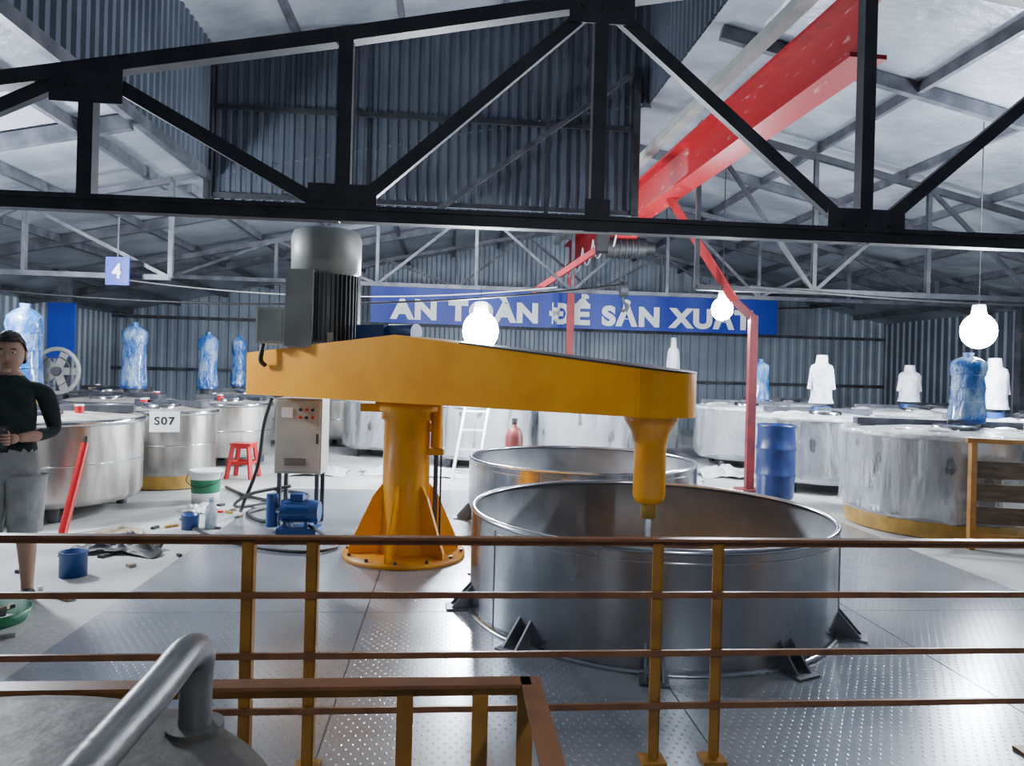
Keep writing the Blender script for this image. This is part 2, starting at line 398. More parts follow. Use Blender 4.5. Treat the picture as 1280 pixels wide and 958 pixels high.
# ---------------------------------------------------------------- open tanks
def open_tank(x, y_, R, h, a0):
    b = MB(); t = .012; g = .0125
    b.lathe((x, y_, 0), [(R, g), (R, h-.03)], M_steel, 96)
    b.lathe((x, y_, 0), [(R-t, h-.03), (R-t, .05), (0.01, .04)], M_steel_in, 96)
    pr = [(R-.012+.016*cos(t_), h-.018+.016*sin(t_)) for t_ in [2*pi*i/10 for i in range(11)]]
    b.lathe((x, y_, 0), pr, M_rim, 96)
    b.lathe((x, y_, 0), [(R+.001, h-.075), (R+.003, h-.072), (R+.001, h-.068)], M_rim, 96)
    for a in (a0, a0+2.1, a0+4.2):
        b.bar((x+(R+.001)*cos(a), y_+(R+.001)*sin(a), .02), (x+(R+.001)*cos(a), y_+(R+.001)*sin(a), h-.05), .006, .006, M_steel)
    b.lathe((x, y_, 0), [(R, g), (R+.03, g), (R+.03, .022), (R, .03)], M_steel, 96)
    for i in range(10):
        a = a0+.25+i*2*pi/10
        for da in (-.035, .035):
            r_ = Vector((cos(a+da), sin(a+da), 0)); tn = Vector((-sin(a), cos(a), 0)); c0 = Vector((x, y_, 0))
            b.prism([c0+r_*(R-.003)+up*.014, c0+r_*(R+.13)+up*.014, c0+r_*(R-.003)+up*.16], tn*.012, M_steel_in)
        r_ = Vector((cos(a), sin(a), 0)); c0 = Vector((x, y_, .019)) + r_*(R+.07)
        b.box(c0, (.16, .14, .010), M_steel_in, Matrix.Rotation(a, 3, 'Z'))
    return b.done('open_mixing_tank')
open_tank(.885, 4.57, 1.115, .62, -2.6)
open_tank(.72, 7.18, 1.12, .62, -2.0)

# ---------------------------------------------------------------- paint mixer
mix = empty('paint_disperser_mixer', (-.8, 5.59, 0))
ax = Vector((.8375, -.5467, 0)).normalized(); pn = Vector((ax.y, -ax.x, 0))
if pn.y > 0: pn = -pn
ang = atan2(ax.y, ax.x)
def P(s, w, z): return ax*s+pn*w+up*z
b = MB()
b.lathe((0, 0, 0), [(0.01, .0125), (.47, .0125), (.47, .045), (.2, .05)], M_orange_d, 64)
b.lathe((0, 0, 0), [(.21, .04), (.20, .10), (.182, .30), (.18, 1.06), (.20, 1.06), (.20, 1.12), (.25, 1.13), (.25, 1.2), (.1, 1.2)], M_orange, 48)
for i in range(6):
    a = radians(20)+i*pi/3; r_ = Vector((cos(a), sin(a), 0)); tn = Vector((-sin(a), cos(a), 0))
    b.prism([r_*.17+up*.045, r_*.43+up*.045, r_*.43+up*.09, r_*.25+up*.48, r_*.17+up*.58], tn*.02, M_orange)
for i in range(12):
    a = i*pi/6; b.cyl((.44*cos(a), .44*sin(a), .04), (.44*cos(a), .44*sin(a), .065), .014, .014, M_grey, 6)
b.done('column', mix)
b = MB()
secs = [(-1.58, .30, 1.555), (-1.2, .30, 1.588), (-.6, .30, 1.64), (.1, .29, 1.70), (.7, .275, 1.635), (1.4, .27, 1.56), (2.0, .27, 1.495)]
for k in range(1, 13):
    t = k/12*pi/2; secs.append((2.0+.27*sin(t), max(.27*cos(t), .004), 1.495-.03*sin(t)))
vs = []
for s_, w_, z_ in secs:
    vs += [P(s_, w_, 1.20), P(s_, w_, z_), P(s_, -w_, z_), P(s_, -w_, 1.20)]
fs = [(0, 1, 2, 3)]; n = len(secs)
for i in range(n-1):
    a = 4*i; c = a+4
    fs += [(a, c, c+1, a+1), (a+1, c+1, c+2, a+2), (a+2, c+2, c+3, a+3), (a+3, c+3, c, a)]
fs.append((4*n-1, 4*n-2, 4*n-3, 4*n-4))
b.add(vs, fs, M_orange)
vs = []; ls = [x for x in secs if x[0] >= .7]
for s_, w_, z_ in ls:
    w2 = w_+.010; vs += [P(s_, w2, z_), P(s_, w2, z_+.010), P(s_, -w2, z_+.010), P(s_, -w2, z_)]
fs = []; n = len(ls)
for i in range(n-1):
    a = 4*i; c = a+4
    fs += [(a, c, c+1, a+1), (a+1, c+1, c+2, a+2), (a+2, c+2, c+3, a+3), (a+3, c+3, c, a)]
b.add(vs, fs, M_black)
b.done('arm_housing', mix)
b = MB(); s0 = ax*2.0
b.lathe(s0, [(.17, 1.20), (.165, 1.17), (.12, 1.10), (.10, 1.02), (.10, .70), (.085, .66), (.05, .65)], M_orange, 36)
b.lathe(s0, [(.05, .66), (.045, .56), (.02, .56)], M_yband, 24)
b.cyl(s0+up*.18, s0+up*.6, .024, .024, M_rim, 16)
b.lathe(s0, [(.005, .175), (.17, .17), (.17, .18), (.005, .19)], M_rim, 32)
for i in range(12):
    a = i*pi/6; b.box(s0+Vector((.165*cos(a), .165*sin(a), .175+(.02 if i % 2 else -.02))), (.006, .06, .045), M_rim, Matrix.Rotation(a, 3, 'Z'))
b.done('spindle_with_disc', mix)
b = MB(); m0 = P(-.93, 0.02, 0)
b.lathe(m0, [(.30, 1.60), (.30, 1.64), (.24, 1.66), (.24, 2.22), (.285, 2.24), (.29, 2.52), (.27, 2.58), (.18, 2.61), (.01, 2.61)], M_motor, 48)
for i in range(44):
    a = i*2*pi/44; b.box(m0+Vector((.262*cos(a), .262*sin(a), 1.94)), (.05, .008, .54), M_motor_d, Matrix.Rotation(a, 3, 'Z'))
for i in range(4):
    a = i*pi/2+.4; b.box(m0+Vector((.27*cos(a), .27*sin(a), 1.68)), (.06, .05, .1), M_motor, Matrix.Rotation(a, 3, 'Z'))
b.box(m0+Vector((-.13, -.24, 1.92)), (.22, .16, .62), M_motor)
b.box(m0+Vector((-.40, -.08, 1.78)), (.24, .2, .3), M_cab)
b.box(m0+Vector((-.40, -.19, 1.78)), (.2, .02, .26), M_motor)
b.tube(spline([m0+Vector((-.48, -.1, 1.63)), m0+Vector((-.50, -.1, 1.5)), m0+Vector((-.48, -.05, 1.45))]), .02, M_black)
b.box(P(-.42, -.1, 1.73), (.30, .22, .14), M_blue, Matrix.Rotation(ang, 3, 'Z'))
b.cyl(P(-.30, -.1, 1.74), P(-.02, -.1, 1.74), .07, .07, M_blue)
b.done('drive_motor', mix)
b = MB(); e = Vector((.23, -.02, 0))
b.cyl(e+up*.85, e+up*1.18, .045, .045, M_orange); b.cyl(e+up*.05, e+up*.85, .018, .018, M_grey, 12); b.cyl(e+Vector((.04, 0, .05)), e+Vector((.04, 0, 1.0)), .008, .008, M_black, 8)
b.box(e+up*.82, (.12, .1, .05), M_orange); b.box(Vector((-.26, -.1, 1.15)), (.16, .08, .06), M_orange)
b.bar((.0, .0, 1.0), (.25, -.02, 1.0), .06, .06, M_orange)
b.done('lift_cylinder', mix)

b = MB(); c = Vector((-1.91, 6.62, 0))
b.box(c+up*.82, (.42, .26, .68), M_cab)
b.box(c+Vector((0, -.135, .82)), (.39, .012, .64), M_cab)
b.box(c+Vector((.175, -.148, .8)), (.015, .02, .09), M_black)
for i in range(3):
    for j in range(2): b.cyl(c+Vector((.02+i*.055, -.14, 1.06-j*.07)), c+Vector((.02+i*.055, -.16, 1.06-j*.07)), .014, .014, M_redp if (i+j) % 2 else M_black, 10)
b.box(c+Vector((-.1, -.143, 1.03)), (.1, .006, .09), M_white)
for i in range(5): b.box(c+Vector((-.02, -.143, .56+i*.014)), (.2, .006, .005), M_black)
for dx in (-.17, .17):
    for dy in (-.1, .1): b.box(c+Vector((dx, dy, .253)), (.035, .035, .48), M_grey)
for dy in (-.1, .1): b.box(c+Vector((0, dy, .18)), (.36, .03, .03), M_grey)
b.done('control_cabinet', bevel=.004)
b = MB(); c = Vector((-1.80, 6.22, 0))
b.box(c+up*.04, (.34, .22, .05), M_blue)
b.cyl(c+Vector((-.15, 0, .2)), c+Vector((.10, 0, .2)), .095, .095, M_blue, 24)
b.cyl(c+Vector((.10, 0, .2)), c+Vector((.17, 0, .2)), .10, .085, M_blue, 24)
for i in range(14):
    a = i*2*pi/14; b.box(c+Vector((-.02, .1*cos(a), .2+.1*sin(a))), (.2, .006, .006), M_blue)
b.box(c+Vector((-.02, 0, .32)), (.11, .09, .06), M_blue); b.cyl(c+Vector((-.15, 0, .2)), c+Vector((-.22, 0, .2)), .03, .03, M_rim, 12)
for dx in (-.1, .08): b.box(c+Vector((dx, 0, .09)), (.03, .2, .08), M_blue)
b.cyl(c+Vector((-.24, 0, .06)), c+Vector((-.24, 0, .34)), .05, .05, M_blue, 16)
b.done('blue_pump_motor')

# ---------------------------------------------------------------- closed storage tanks
def motor(b, x, y_, z0, z1, r, kind, seed=1):
    random.seed(seed); n = 28; H = z1-z0
    if kind == 'blue':
        b.lathe((x, y_, 0), [(r*.95, z0-.02), (r*.95, z0+.1*H), (r*.7, z0+.12*H)], M_blue, 24)
        b.cyl((x, y_, z0-.16), (x, y_, z0), r*.6, r*.75, M_grey, 16)
        pr = [(r*1.0, z0+.02), (r*.98, z0+H*.12), (r*.88, z0+H*.3), (r*.90, z0+H*.5), (r*.86, z0+H*.65), (r*.96, z0+H*.78), (r*.92, z0+H*.88), (r*.6, z0+H*.94), (r*.26, z1-.02), (r*.3, z1+.02), (.01, z1+.02)]
        mt = M_bluewrap
    else:
        b.cyl((x, y_, z0-.16), (x, y_, z0+.02), r*.8, r*.8, M_blue, 16); mt = M_whitewrap
        pr = [(r*1.1, z0+.06), (r*.98, z0+H*.2), (r*.95, z0+H*.35), (r*1.0, z0+H*.55), (r*1.05, z0+H*.72), (r*.9, z0+H*.80), (r*.55, z0+H*.84), (r*.5, z0+H*.92), (r*.45, z1), (.01, z1)]
        for sx in (-1, 1): b.cyl((x+sx*r*.8, y_, z0+H*.74), (x+sx*r*1.15, y_, z0+H*.35), r*.28, r*.2, mt, 12)
    b.lathe((x, y_, 0), pr, mt, n, jit=.06)
    for i in range(3):
        t = .3+i*.2; b.lathe((x, y_, z0+H*t), [(r*.93, -.006), (r*.96, 0), (r*.93, .006)], mt, 24, .02)
def tank(x, y_, R, h, style, mo=None, band=False, seed=1):
    random.seed(seed); b = MB()
    body = M_tank_l if style == 's' else M_wrap; j = 0 if style == 's' else .004
    z0 = .14
    for i in range(4):
        a = i*pi/2+.7; b.cyl((x+R*.8*cos(a), y_+R*.8*sin(a), 0.001), (x+R*.8*cos(a), y_+R*.8*sin(a), z0+.02), .05, .05, M_grey, 10)
    if band: b.lathe((x, y_, 0), [(R*.96, .01), (R*.97, .09), (R*.98, .16)], M_yband, 48)
    b.lathe((x, y_, 0), [(R*.5, z0-.04), (R*.97, z0), (R, z0+.06), (R*1.0, .35*h+.1), (R*1.005, .6*h), (R, h-.03)], body, 64, j)
    b.lathe((x, y_, 0), [(R, h-.05), (R+.03, h-.045), (R+.035, h-.02), (R+.02, h), (R*.96, h+.005)], M_rim if style == 's' else M_filmtop, 64, 0 if style == 's' else .008)
    b.lathe((x, y_, 0), [(R+.02, h-.002), (R*.9, h+.02), (R*.4, h+.05), (.01, h+.055)], M_stain if style == 's' else M_filmtop, 64, .0 if style == 's' else .01)
    a = random.uniform(-.4, .4); mx = Matrix.Rotation(a, 3, 'Z')
    b.box((x, y_, h+.07), (R*1.8, .16, .07), M_grey, mx)
    cx, cy = x+.45*R*cos(a-1.5), y_+.45*R*sin(a-1.5)
    b.lathe((cx, cy, h), [(.2, .02), (.2, .07), (.18, .08), (.01, .09)], M_rim, 24)
    b.box((cx, cy, h+.11), (.16, .02, .03), M_grey)
    if style != 's':
        n = 110; ph = random.uniform(0, 6); vs = []
        for k, zf in enumerate((0, .2, .4, .6, .8, 1.0)):
            for i in range(n):
                t = 2*pi*i/n
                hem = .16+.14*abs(noise.noise(Vector((cos(t)*1.3+seed, sin(t)*1.3, .3))))
                zz = (h+.02)*(1-zf)+hem*zf
                rr = R+.024+.014*sin(17*t+ph+3*zf)+.04*noise.noise(Vector((cos(t)*5, sin(t)*5, zf*2.5+seed)))
                vs.append((x+rr*cos(t), y_+rr*sin(t), zz))
        b.add(vs, [(k*n+i, k*n+(i+1) % n, (k+1)*n+(i+1) % n, (k+1)*n+i) for k in range(5) for i in range(n)], M_film, True)
        for i in range(7):
            t = random.uniform(0, 2*pi); rr = R*random.uniform(.4, .85)
            b.sphere((x+rr*cos(t), y_+rr*sin(t), h+.02), random.uniform(.08, .16), M_filmtop, (1.3, 1, .4), 10)
    else:
        b.lathe((x, y_, 0), [(R+.001, h*.55), (R+.006, h*.55+.01), (R+.001, h*.55+.02)], M_rim, 64)
        for i in range(6):
            t = random.uniform(0, 2*pi); rr = R*random.uniform(.5, .8); cc = (x+rr*cos(t), y_+rr*sin(t), h+.06)
            if i % 3 == 0: b.cyl((cc[0], cc[1], h+.02), (cc[0], cc[1], h+.11), .04, .04, M_redp, 12); b.cyl((cc[0], cc[1], h+.11), (cc[0], cc[1], h+.125), .042, .042, M_white, 12)
            else: b.box(cc, (random.uniform(.08, .25), random.uniform(.05, .1), .05), random.choice((M_brown, M_grey, M_stain)), Matrix.Rotation(t, 3, 'Z'))
    if mo: motor(b, mo[0], mo[1], mo[2], mo[3], mo[4], mo[5], seed+3)
    return b.done('storage_tank')
tank(-4.5, 6.95, .86, .91, 's', (-4.85, 7.15, 1.1, 1.98, .17, 'blue'), False, 2)
tank(-4.05, 8.6, .50, .90, 's', None, True, 3)
tank(-5.35, 9.9, .70, .92, 's', (-5.25, 10.0, 1.1, 1.98, .17, 'blue'), False, 4)
tank(-4.1, 10.6, .55, .90, 's', (-4.5, 10.65, 1.1, 1.90, .145, 'blue'), False, 5)
tank(-4.75, 13.0, .70, .92, 's', (-4.94, 13.0, 1.08, 1.96, .14, 'blue'), False, 6)
tank(-6.8, 12.4, .7, .92, 's', None, False, 7)
tank(-3.1, 13.6, .6, .9, 's', None, False, 8)
tank(-.45, 11.2, .75, .95, 'w', None, False, 9)
tank(1.15, 11.7, .78, .95, 'w', None, False, 10)
tank(-2.1, 12.2, .7, .95, 'w', None, False, 19)
tank(4.34, 7.35, .86, .97, 'w', (4.56, 7.2, 1.08, 1.74, .17, 'blue'), True, 11)
tank(4.88, 5.2, .74, .97, 'w', None, True, 12)
tank(4.10, 9.65, .75, .97, 'w', (4.13, 9.6, 1.08, 1.78, .14, 'white'), False, 13)
tank(3.9, 12.0, .78, .97, 'w', (4.15, 12.0, 1.08, 1.75, .15, 'blue'), False, 14)
tank(6.35, 11.7, .85, .97, 'w', (6.35, 11.5, 1.08, 1.72, .15, 'white'), False, 15)
tank(6.2, 9.2, .85, .97, 'w', (6.1, 9.1, 1.08, 1.78, .15, 'white'), False, 16)
tank(2.35, 13.3, .75, .97, 'w', (2.95, 13.2, 1.1, 2.15, .10, 'white'), False, 17)
tank(5.4, 14.4, .8, .97, 'w', None, False, 18)
tank(8.3, 10.6, .85, .97, 'w', None, False, 20)
tank(7.9, 13.4, .85, .97, 'w', None, False, 21)
lb = empty('tank_label'); b = MB(); b.box((-3.87, 8.055, .79), (.31, .004, .23), M_white, Matrix.Rotation(radians(17), 3, 'Z')); b.done('paper', lb)
text('label_text', 'S07', .21, .09, M_black, (-3.868, 8.048, .80), radians(17), lb, off=.02, ext=.001)

b = MB()
for (x, y_) in ((4.05, 6.30), (4.62, 6.18), (4.9, 6.12)):
    b.box((x, y_, .48), (.05, .05, .96), M_ochre)
b.bar((4.0, 6.31, .955), (4.95, 6.11, .955), .05, .04, M_ochre); b.bar((4.05, 6.30, .12), (4.9, 6.12, .12), .04, .04, M_ochre)
for z in (.30, .50, .70): b.bar((4.08, 6.33, z), (4.88, 6.16, z), .015, .15, M_wood)
b.done('timber_stand')
b = MB(); b.box((-6.05, 9.1, .85), (.09, .09, 1.7), M_yband); b.box((-6.05, 9.1, .01), (.2, .2, .02), M_yband); b.done('yellow_post')

b = MB()
b.lathe((3.22, 8.72, 0), [(.01, .012), (.20, .012), (.215, .04), (.225, .27), (.235, .29), (.235, .31), (.225, .33), (.225, .58), (.235, .60), (.235, .62), (.225, .64), (.215, .85), (.225, .87), (.225, .90), (.20, .90), (.195, .88), (.01, .88)], M_barrel, 40)
b.cyl((3.12, 8.68, .88), (3.12, 8.68, .905), .03, .03, M_black, 12); b.done('blue_plastic_barrel')

b = MB(); c = Vector((-3.42, 9.25, 0))
b.box(c+up*.44, (.27, .27, .025), M_redp)
b.box(c+up*.41, (.25, .25, .05), M_redp)
for sx in (-1, 1):
    for sy in (-1, 1): b.bar(c+Vector((sx*.10, sy*.10, .43)), c+Vector((sx*.155, sy*.155, .0)), .05, .045, M_redp)
for sx, sy in ((1, 0), (-1, 0), (0, 1), (0, -1)):
    a1 = Vector((sx*.13 if sx else -.13, sy*.13 if sy else -.13, .2)); a2 = Vector((sx*.13 if sx else .13, sy*.13 if sy else .13, .2))
    b.bar(c+a1, c+a2, .015, .04, M_redp)
b.done('red_plastic_stool', bevel=.004)

b = MB()
b.lathe((-3.2, 7.6, 0), [(.01, .0), (.135, .0), (.142, .1)], M_white, 32)
b.lathe((-3.2, 7.6, 0), [(.142, .1), (.152, .24)], M_green, 32)
b.lathe((-3.2, 7.6, 0), [(.152, .24), (.158, .31), (.172, .31), (.172, .335), (.155, .335), (.15, .3), (.01, .3)], M_white, 32)
b.tube(spline([(-3.37, 7.6, .31), (-3.36, 7.5, .22), (-3.2, 7.43, .17), (-3.04, 7.5, .22), (-3.03, 7.6, .31)]), .005, M_black, 6)
b.done('paint_bucket')
b = MB(); b.cyl((-3.68, 5.95, 0), (-3.73, 6.32, .72), .035, .032, M_redp, 16); b.cyl((-3.73, 6.32, .72), (-3.735, 6.345, .78), .02, .02, M_black, 10); b.done('red_tube')
b = MB(); b.lathe((-2.92, 4.85, 0), [(.01, 0), (.085, 0), (.085, .15), (.09, .155), (.09, .165), (.08, .165), (.078, .03), (.01, .03)], M_blue, 28); b.done('blue_paint_can')
b = MB(); b.lathe((-2.78, 6.3, 0), [(.01, 0), (.07, 0), (.075, .12), (.08, .13), (.07, .13), (.068, .02), (.01, .02)], M_blue, 24); b.done('paint_can')
b = MB(); b.lathe((-2.62, 6.35, 0), [(.01, 0), (.05, 0), (.052, .14), (.045, .18), (.018, .22), (.018, .25), (.022, .25), (.022, .27), (.01, .27)], mat('clear_bottle', (.6, .7, .75), .1, trans=.6), 20); b.done('water_bottle')
b = MB()
b.lathe((-2.83, 3.95, 0), [(.01, .006), (.15, .006), (.19, .07), (.20, .07), (.17, .0), (.01, .0)], M_green, 36)
for i in range(9):
    b.bar((-2.83+random.uniform(-.12, .12), 3.95+random.uniform(-.1, .1), .03), (-2.83+random.uniform(-.12, .12), 3.95+random.uniform(-.1, .1), .07), .05, .02, (M_brown, M_grey, M_motor_d)[i % 3])
b.done('green_plastic_tray')
def cloth(name, x, y_, rx, ry, h, mt, seed):
    random.seed(seed); bm = bmesh.new(); bmesh.ops.create_grid(bm, x_segments=26, y_segments=26, size=1)
    for v in bm.verts:
        r = sqrt(v.co.x**2+v.co.y**2); a = atan2(v.co.y, v.co.x); k = 1+.2*sin(3*a+seed)+.1*sin(7*a)
        zz = max(0, (1-r*r*.6))*(.5+abs(noise.noise(Vector((v.co.x*2.5+seed, v.co.y*2.5, 0))))*1.6)
        v.co = Vector((v.co.x*rx*k*.8, v.co.y*ry*k*.8, .006+h*zz))
    me = bpy.data.meshes.new(name); bm.to_mesh(me); bm.free(); me.materials.append(mt)
    for p_ in me.polygons: p_.use_smooth = True
    o = bpy.data.objects.new(name, me); o.location = (x, y_, 0); COL.objects.link(o)
    md = o.modifiers.new('s', 'SOLIDIFY'); md.thickness = .004
cloth('black_cloth', -2.95, 5.55, .36, .26, .10, M_black, 3)
cloth('white_rag', -3.05, 7.1, .18, .18, .05, M_white, 5)
cloth('brown_sack', -3.25, 6.1, .2, .16, .04, M_brown, 9)
cloth('plastic_sheet_heap', 3.2, 10.6, .5, .45, .12, M_whitewrap, 11)
cloth('plastic_sheet_heap', 2.3, 9.9, .4, .3, .06, M_whitewrap, 14)
cloth('plastic_sheet_heap', -1.3, 10.0, .8, .4, .08, M_whitewrap, 17)
cloth('plastic_sheet_heap', -2.6, 9.8, .45, .4, .1, M_whitewrap, 21)
random.seed(77)
b = MB()
for i in range(26):
    x = random.uniform(-3.5, -2.45); y_ = random.uniform(3.6, 8.2)
    b.box((x, y_, .012), (random.uniform(.03, .12), random.uniform(.02, .06), .02), random.choice([M_brown, M_white, M_redp, M_yband, M_black, M_grey, M_stain]), Matrix.Rotation(random.uniform(0, 3), 3, 'Z'))
b.done('floor_scraps')
cable('floor_power_cable', [(-1.9, 6.5, .3), (-2.15, 6.5, .05), (-2.5, 6.9, .03), (-2.4, 7.4, .03), (-2.9, 7.9, .02), (-3.3, 8.4, .02)], .018, M_black)
cable('floor_power_cable', [(-1.75, 6.2, .1), (-1.5, 6.0, .03), (-1.35, 5.7, .03), (-1.6, 5.5, .03), (-2.3, 5.8, .03), (-3.0, 6.6, .02)], .014, M_black)
cable('floor_power_cable', [(-2.0, 6.6, .35), (-2.4, 6.7, .25), (-2.7, 7.2, .03), (-2.2, 7.9, .03), (-2.7, 8.3, .02)], .016, M_black)
cable('motor_power_cable', [(-2.24, 6.75, 1.15), (-2.32, 6.78, .9), (-2.36, 6.75, .5), (-2.5, 6.8, .15), (-2.6, 7.0, .03)], .018, M_black)

b = MB(); b.lathe((.05, 9.2, 0), [(.01, .0), (.11, .0), (.115, .02), (.115, .62), (.08, .72), (.03, .75), (.03, .8), (.01, .8)], mat('rust_red', (.16, .03, .03), .4), 24); b.cyl((.05, 9.2, .8), (.05, 9.2, .86), .04, .04, M_grey, 10); b.done('gas_cylinder')
b = MB()
for dx in (0, .32): b.bar((-.75+dx, 9.35, 0), (-.62+dx, 9.9, 1.0), .03, .03, M_white)
for i in range(4): t = .15+i*.25; b.bar((-.75+.13*t, 9.35+.55*t, t), (-.43+.13*t, 9.35+.55*t, t), .025, .025, M_white)
b.done('small_ladder')
b = MB(); c = Vector((-6.15, 9.75, 1.3))
pts = [c+Vector((.3*cos(t), -.02, .3*sin(t))) for t in [i*2*pi/24 for i in range(25)]]
b.tube(pts, .03, M_motor, 8); pts = [c+Vector((.2*cos(t), -.05, .2*sin(t))) for t in [i*2*pi/24 for i in range(25)]]; b.tube(pts, .006, M_grey, 6)
for i in range(5):
    a = i*2*pi/5; b.bar(c+Vector((.03*cos(a), 0, .03*sin(a))), c+Vector((.27*cos(a), .02, .27*sin(a))), .02, .1, M_motor)
b.cyl(c+Vector((0, -.06, 0)), c+Vector((0, .1, 0)), .06, .06, M_motor_d); b.box(c+Vector((0, .03, -.8)), (.05, .05, 1.0), M_grey); b.cyl(c-up*1.3, c-up*1.27, .25, .25, M_grey)
b.done('pedestal_fan')

# ---------------------------------------------------------------- foreground railing
b = MB(); ry = 2.6
b.box((.6, ry, .845), (5.2, .035, .010), M_rail); b.box((.6, ry+.016, .83), (5.2, .006, .03), M_rail)
for z in (.64, .425, .23): b.bar((-2.0, ry, z), (3.2, ry, z), .012, .022, M_rail)
for x in (-1.9, -1.68, -.69, -.468, .79, 1.02, 2.3, 2.53):
    b.box((x, ry+.012, .43), (.04, .008, .80), M_ochre); b.box((x+.018, ry+.028, .43), (.006, .04, .80), M_ochre)
    b.box((x, ry+.02, .020), (.09, .08, .012), M_ochre)
b.done('safety_railing', rotb=True)
b = MB(); ry = 1.6
b.box((-.75, ry, .757), (1.9, .045, .008), M_rail); b.box((-.75, ry+.02, .74), (1.9, .006, .04), M_ochre)
b.bar((-1.7, ry, .44), (.19, ry, .44), .01, .03, M_ochre)
for x in (-1.2, -1.03, -.078, .089, .19):
    b.box((x, ry+.01, .385), (.036, .01, .74), M_ochre)
b.box((.20, 1.2, .757), (.045, .84, .008), M_rail); b.box((.22, 1.2, .735), (.006, .84, .045), M_ochre)
b.box((.2, .8, .385), (.036, .036, .74), M_ochre)
b.done('gate_railing', rotb=True)
b = MB(); c = (-.87, .85, 0)
b.lathe(c, [(.58, .0125), (.58, .70)], M_tank_l, 72)
b.lathe(c, [(.58, .69), (.61, .70), (.615, .75), (.60, .775), (.56, .782), (.3, .80), (.01, .805)], M_lid, 72)
path = spline([(-.56, 1.31, .78), (-.562, 1.315, .86), (-.553, 1.30, .925), (-.54, 1.22, .957), (-.535, 1.10, .945), (-.54, .9, .915), (-.545, .70, .885), (-.545, .60, .86), (-.545, .56, .79)], 8)
b.tube(path, .029, M_pipe, 20); b.cyl((-.56, 1.31, .775), (-.56, 1.31, .795), .05, .05, M_lid, 20)
b.done('lidded_mixing_tank')

# ---------------------------------------------------------------- lamps
hid1 = B(-1.5, 11.0); hid2 = B(.6, 11.5)  # spots for two added fill bulbs, kept unseen behind the clerestory wall
lamps = [(-.42, 9.3, 1.97, .23), (2.78, 9.6, 2.36, .14), (5.17, 8.0, 2.04, .18), (-4.80, 6.2, 2.55, .18), (5.25, 7.0, 3.45, .14),
         (hid1.x, hid1.y, 3.98, .10), (hid2.x, hid2.y, 4.3, .10), (1.6, -.9, 3.2, .09)]  # added bulbs: hidden pair fills the back, last behind camera fills the foreground
for i, (x, y_, z, r) in enumerate(lamps):
    b = MB(); b.sphere((x, y_, z), r, M_bulb, (1, 1, 1.1), 20)
    b.cyl((x, y_, z+r*.95), (x, y_, z+r*1.6), r*.45, r*.35, M_white, 16)
    bxx = x*cos(TH)+y_*sin(TH); byy = -x*sin(TH)+y_*cos(TH)
    zt = roofz(bxx)-.02 if (byy > WY or bxx > 2.6 or bxx < WL) else 5.6
    if i == 0: zt = 3.4
    b.cyl((x, y_, z+r*1.5), (x, y_, zt), .006, .006, M_black, 6)
    b.done('hanging_led_or_fill_bulb')

# ---------------------------------------------------------------- wires
def sag(name, a, c, d, r, mt):
    a = Vector(a); c = Vector(c); pts = []
    for i in range(9):
        t = i/8; pts.append(a.lerp(c, t)-up*d*4*t*(1-t))
    cable(name, pts, r, mt, 3)
sag('overhead_wire', B(-6, 12.9, 2.9), B(1.9, 12.9, 3.0), .25, .012, M_cable_w)
sag('overhead_wire', B(3.9, 9.1, 2.65), B(11, 9.1, 2.65), .12, .015, M_black)
sag('overhead_wire', B(-7.5, 8.7, 2.45), B(2.2, 9.0, 2.6), .35, .012, M_black)
sag('overhead_wire', B(3.4, 17, 3.4), B(9.6, 17, 3.3), .2, .02, M_black)
sag('overhead_wire', B(-3, 9.2, 3.4), B(2.3, 9.2, 3.5), .15, .012, M_cable_w)

# ---------------------------------------------------------------- man
man = empty('man', (-3.00, 4.3, 0), radians(26)); man.scale = (.95, .95, .945)
def skin(name, V, E, R, root=0, sub=2):
    me = bpy.data.meshes.new(name+'_s'); me.from_pydata(V, E, [])
    o = bpy.data.objects.new(name+'_s', me); COL.objects.link(o)
    o.modifiers.new('Skin', 'SKIN')
    if not me.skin_vertices: return None
    for i, sv in enumerate(me.skin_vertices[0].data):
        r = R[i]; sv.radius = r if isinstance(r, tuple) else (r, r); sv.use_root = (i == root)
    sb = o.modifiers.new('Sub', 'SUBSURF'); sb.levels = sub; sb.render_levels = sub
    bpy.context.view_layer.update()
    m2 = bpy.data.meshes.new_from_object(o.evaluated_get(bpy.context.evaluated_depsgraph_get()))
    bpy.data.objects.remove(o)
    n = bpy.data.objects.new(name, m2); COL.objects.link(n)
    for p_ in m2.polygons: p_.use_smooth = True
    return n
V = [(0, 0, .90), (0, 0, 1.02), (0, 0, 1.18), (0, .005, 1.31), (0, .01, 1.40), (0, -.005, 1.46), (0, -.01, 1.50)]
R = [(.155, .105), (.155, .12), (.170, .120), (.160, .105), (.085, .07), (.058, .058), (.055, .055)]
E = [(0, 1), (1, 2), (2, 3), (3, 4), (4, 5), (5, 6)]
def addch(start, pts, rs):
    k = start
    for p_, r in zip(pts, rs):
        V.append(p_); R.append(r); E.append((k, len(V)-1)); k = len(V)-1
for sx in (-1, 1):
    addch(3, [(sx*.13, .005, 1.345), (sx*.19, .005, 1.325), (sx*.225, .015, 1.2), (sx*.25, .02, 1.075), (sx*.17, -.12, 1.055), (sx*.085, -.225, 1.05)],
          [.068, .066, .056, .046, .040, .027])
    addch(0, [(sx*.085, 0, .82), (sx*.10, -.01, .66), (sx*.11, -.015, .48), (sx*.115, .015, .30), (sx*.12, .02, .10), (sx*.125, -.01, .045), (sx*.135, -.15, .035)],
          [(.10, .11), .092, .072, .056, .038, .038, .032])
body = skin('body', V, E, R, 0, 3)
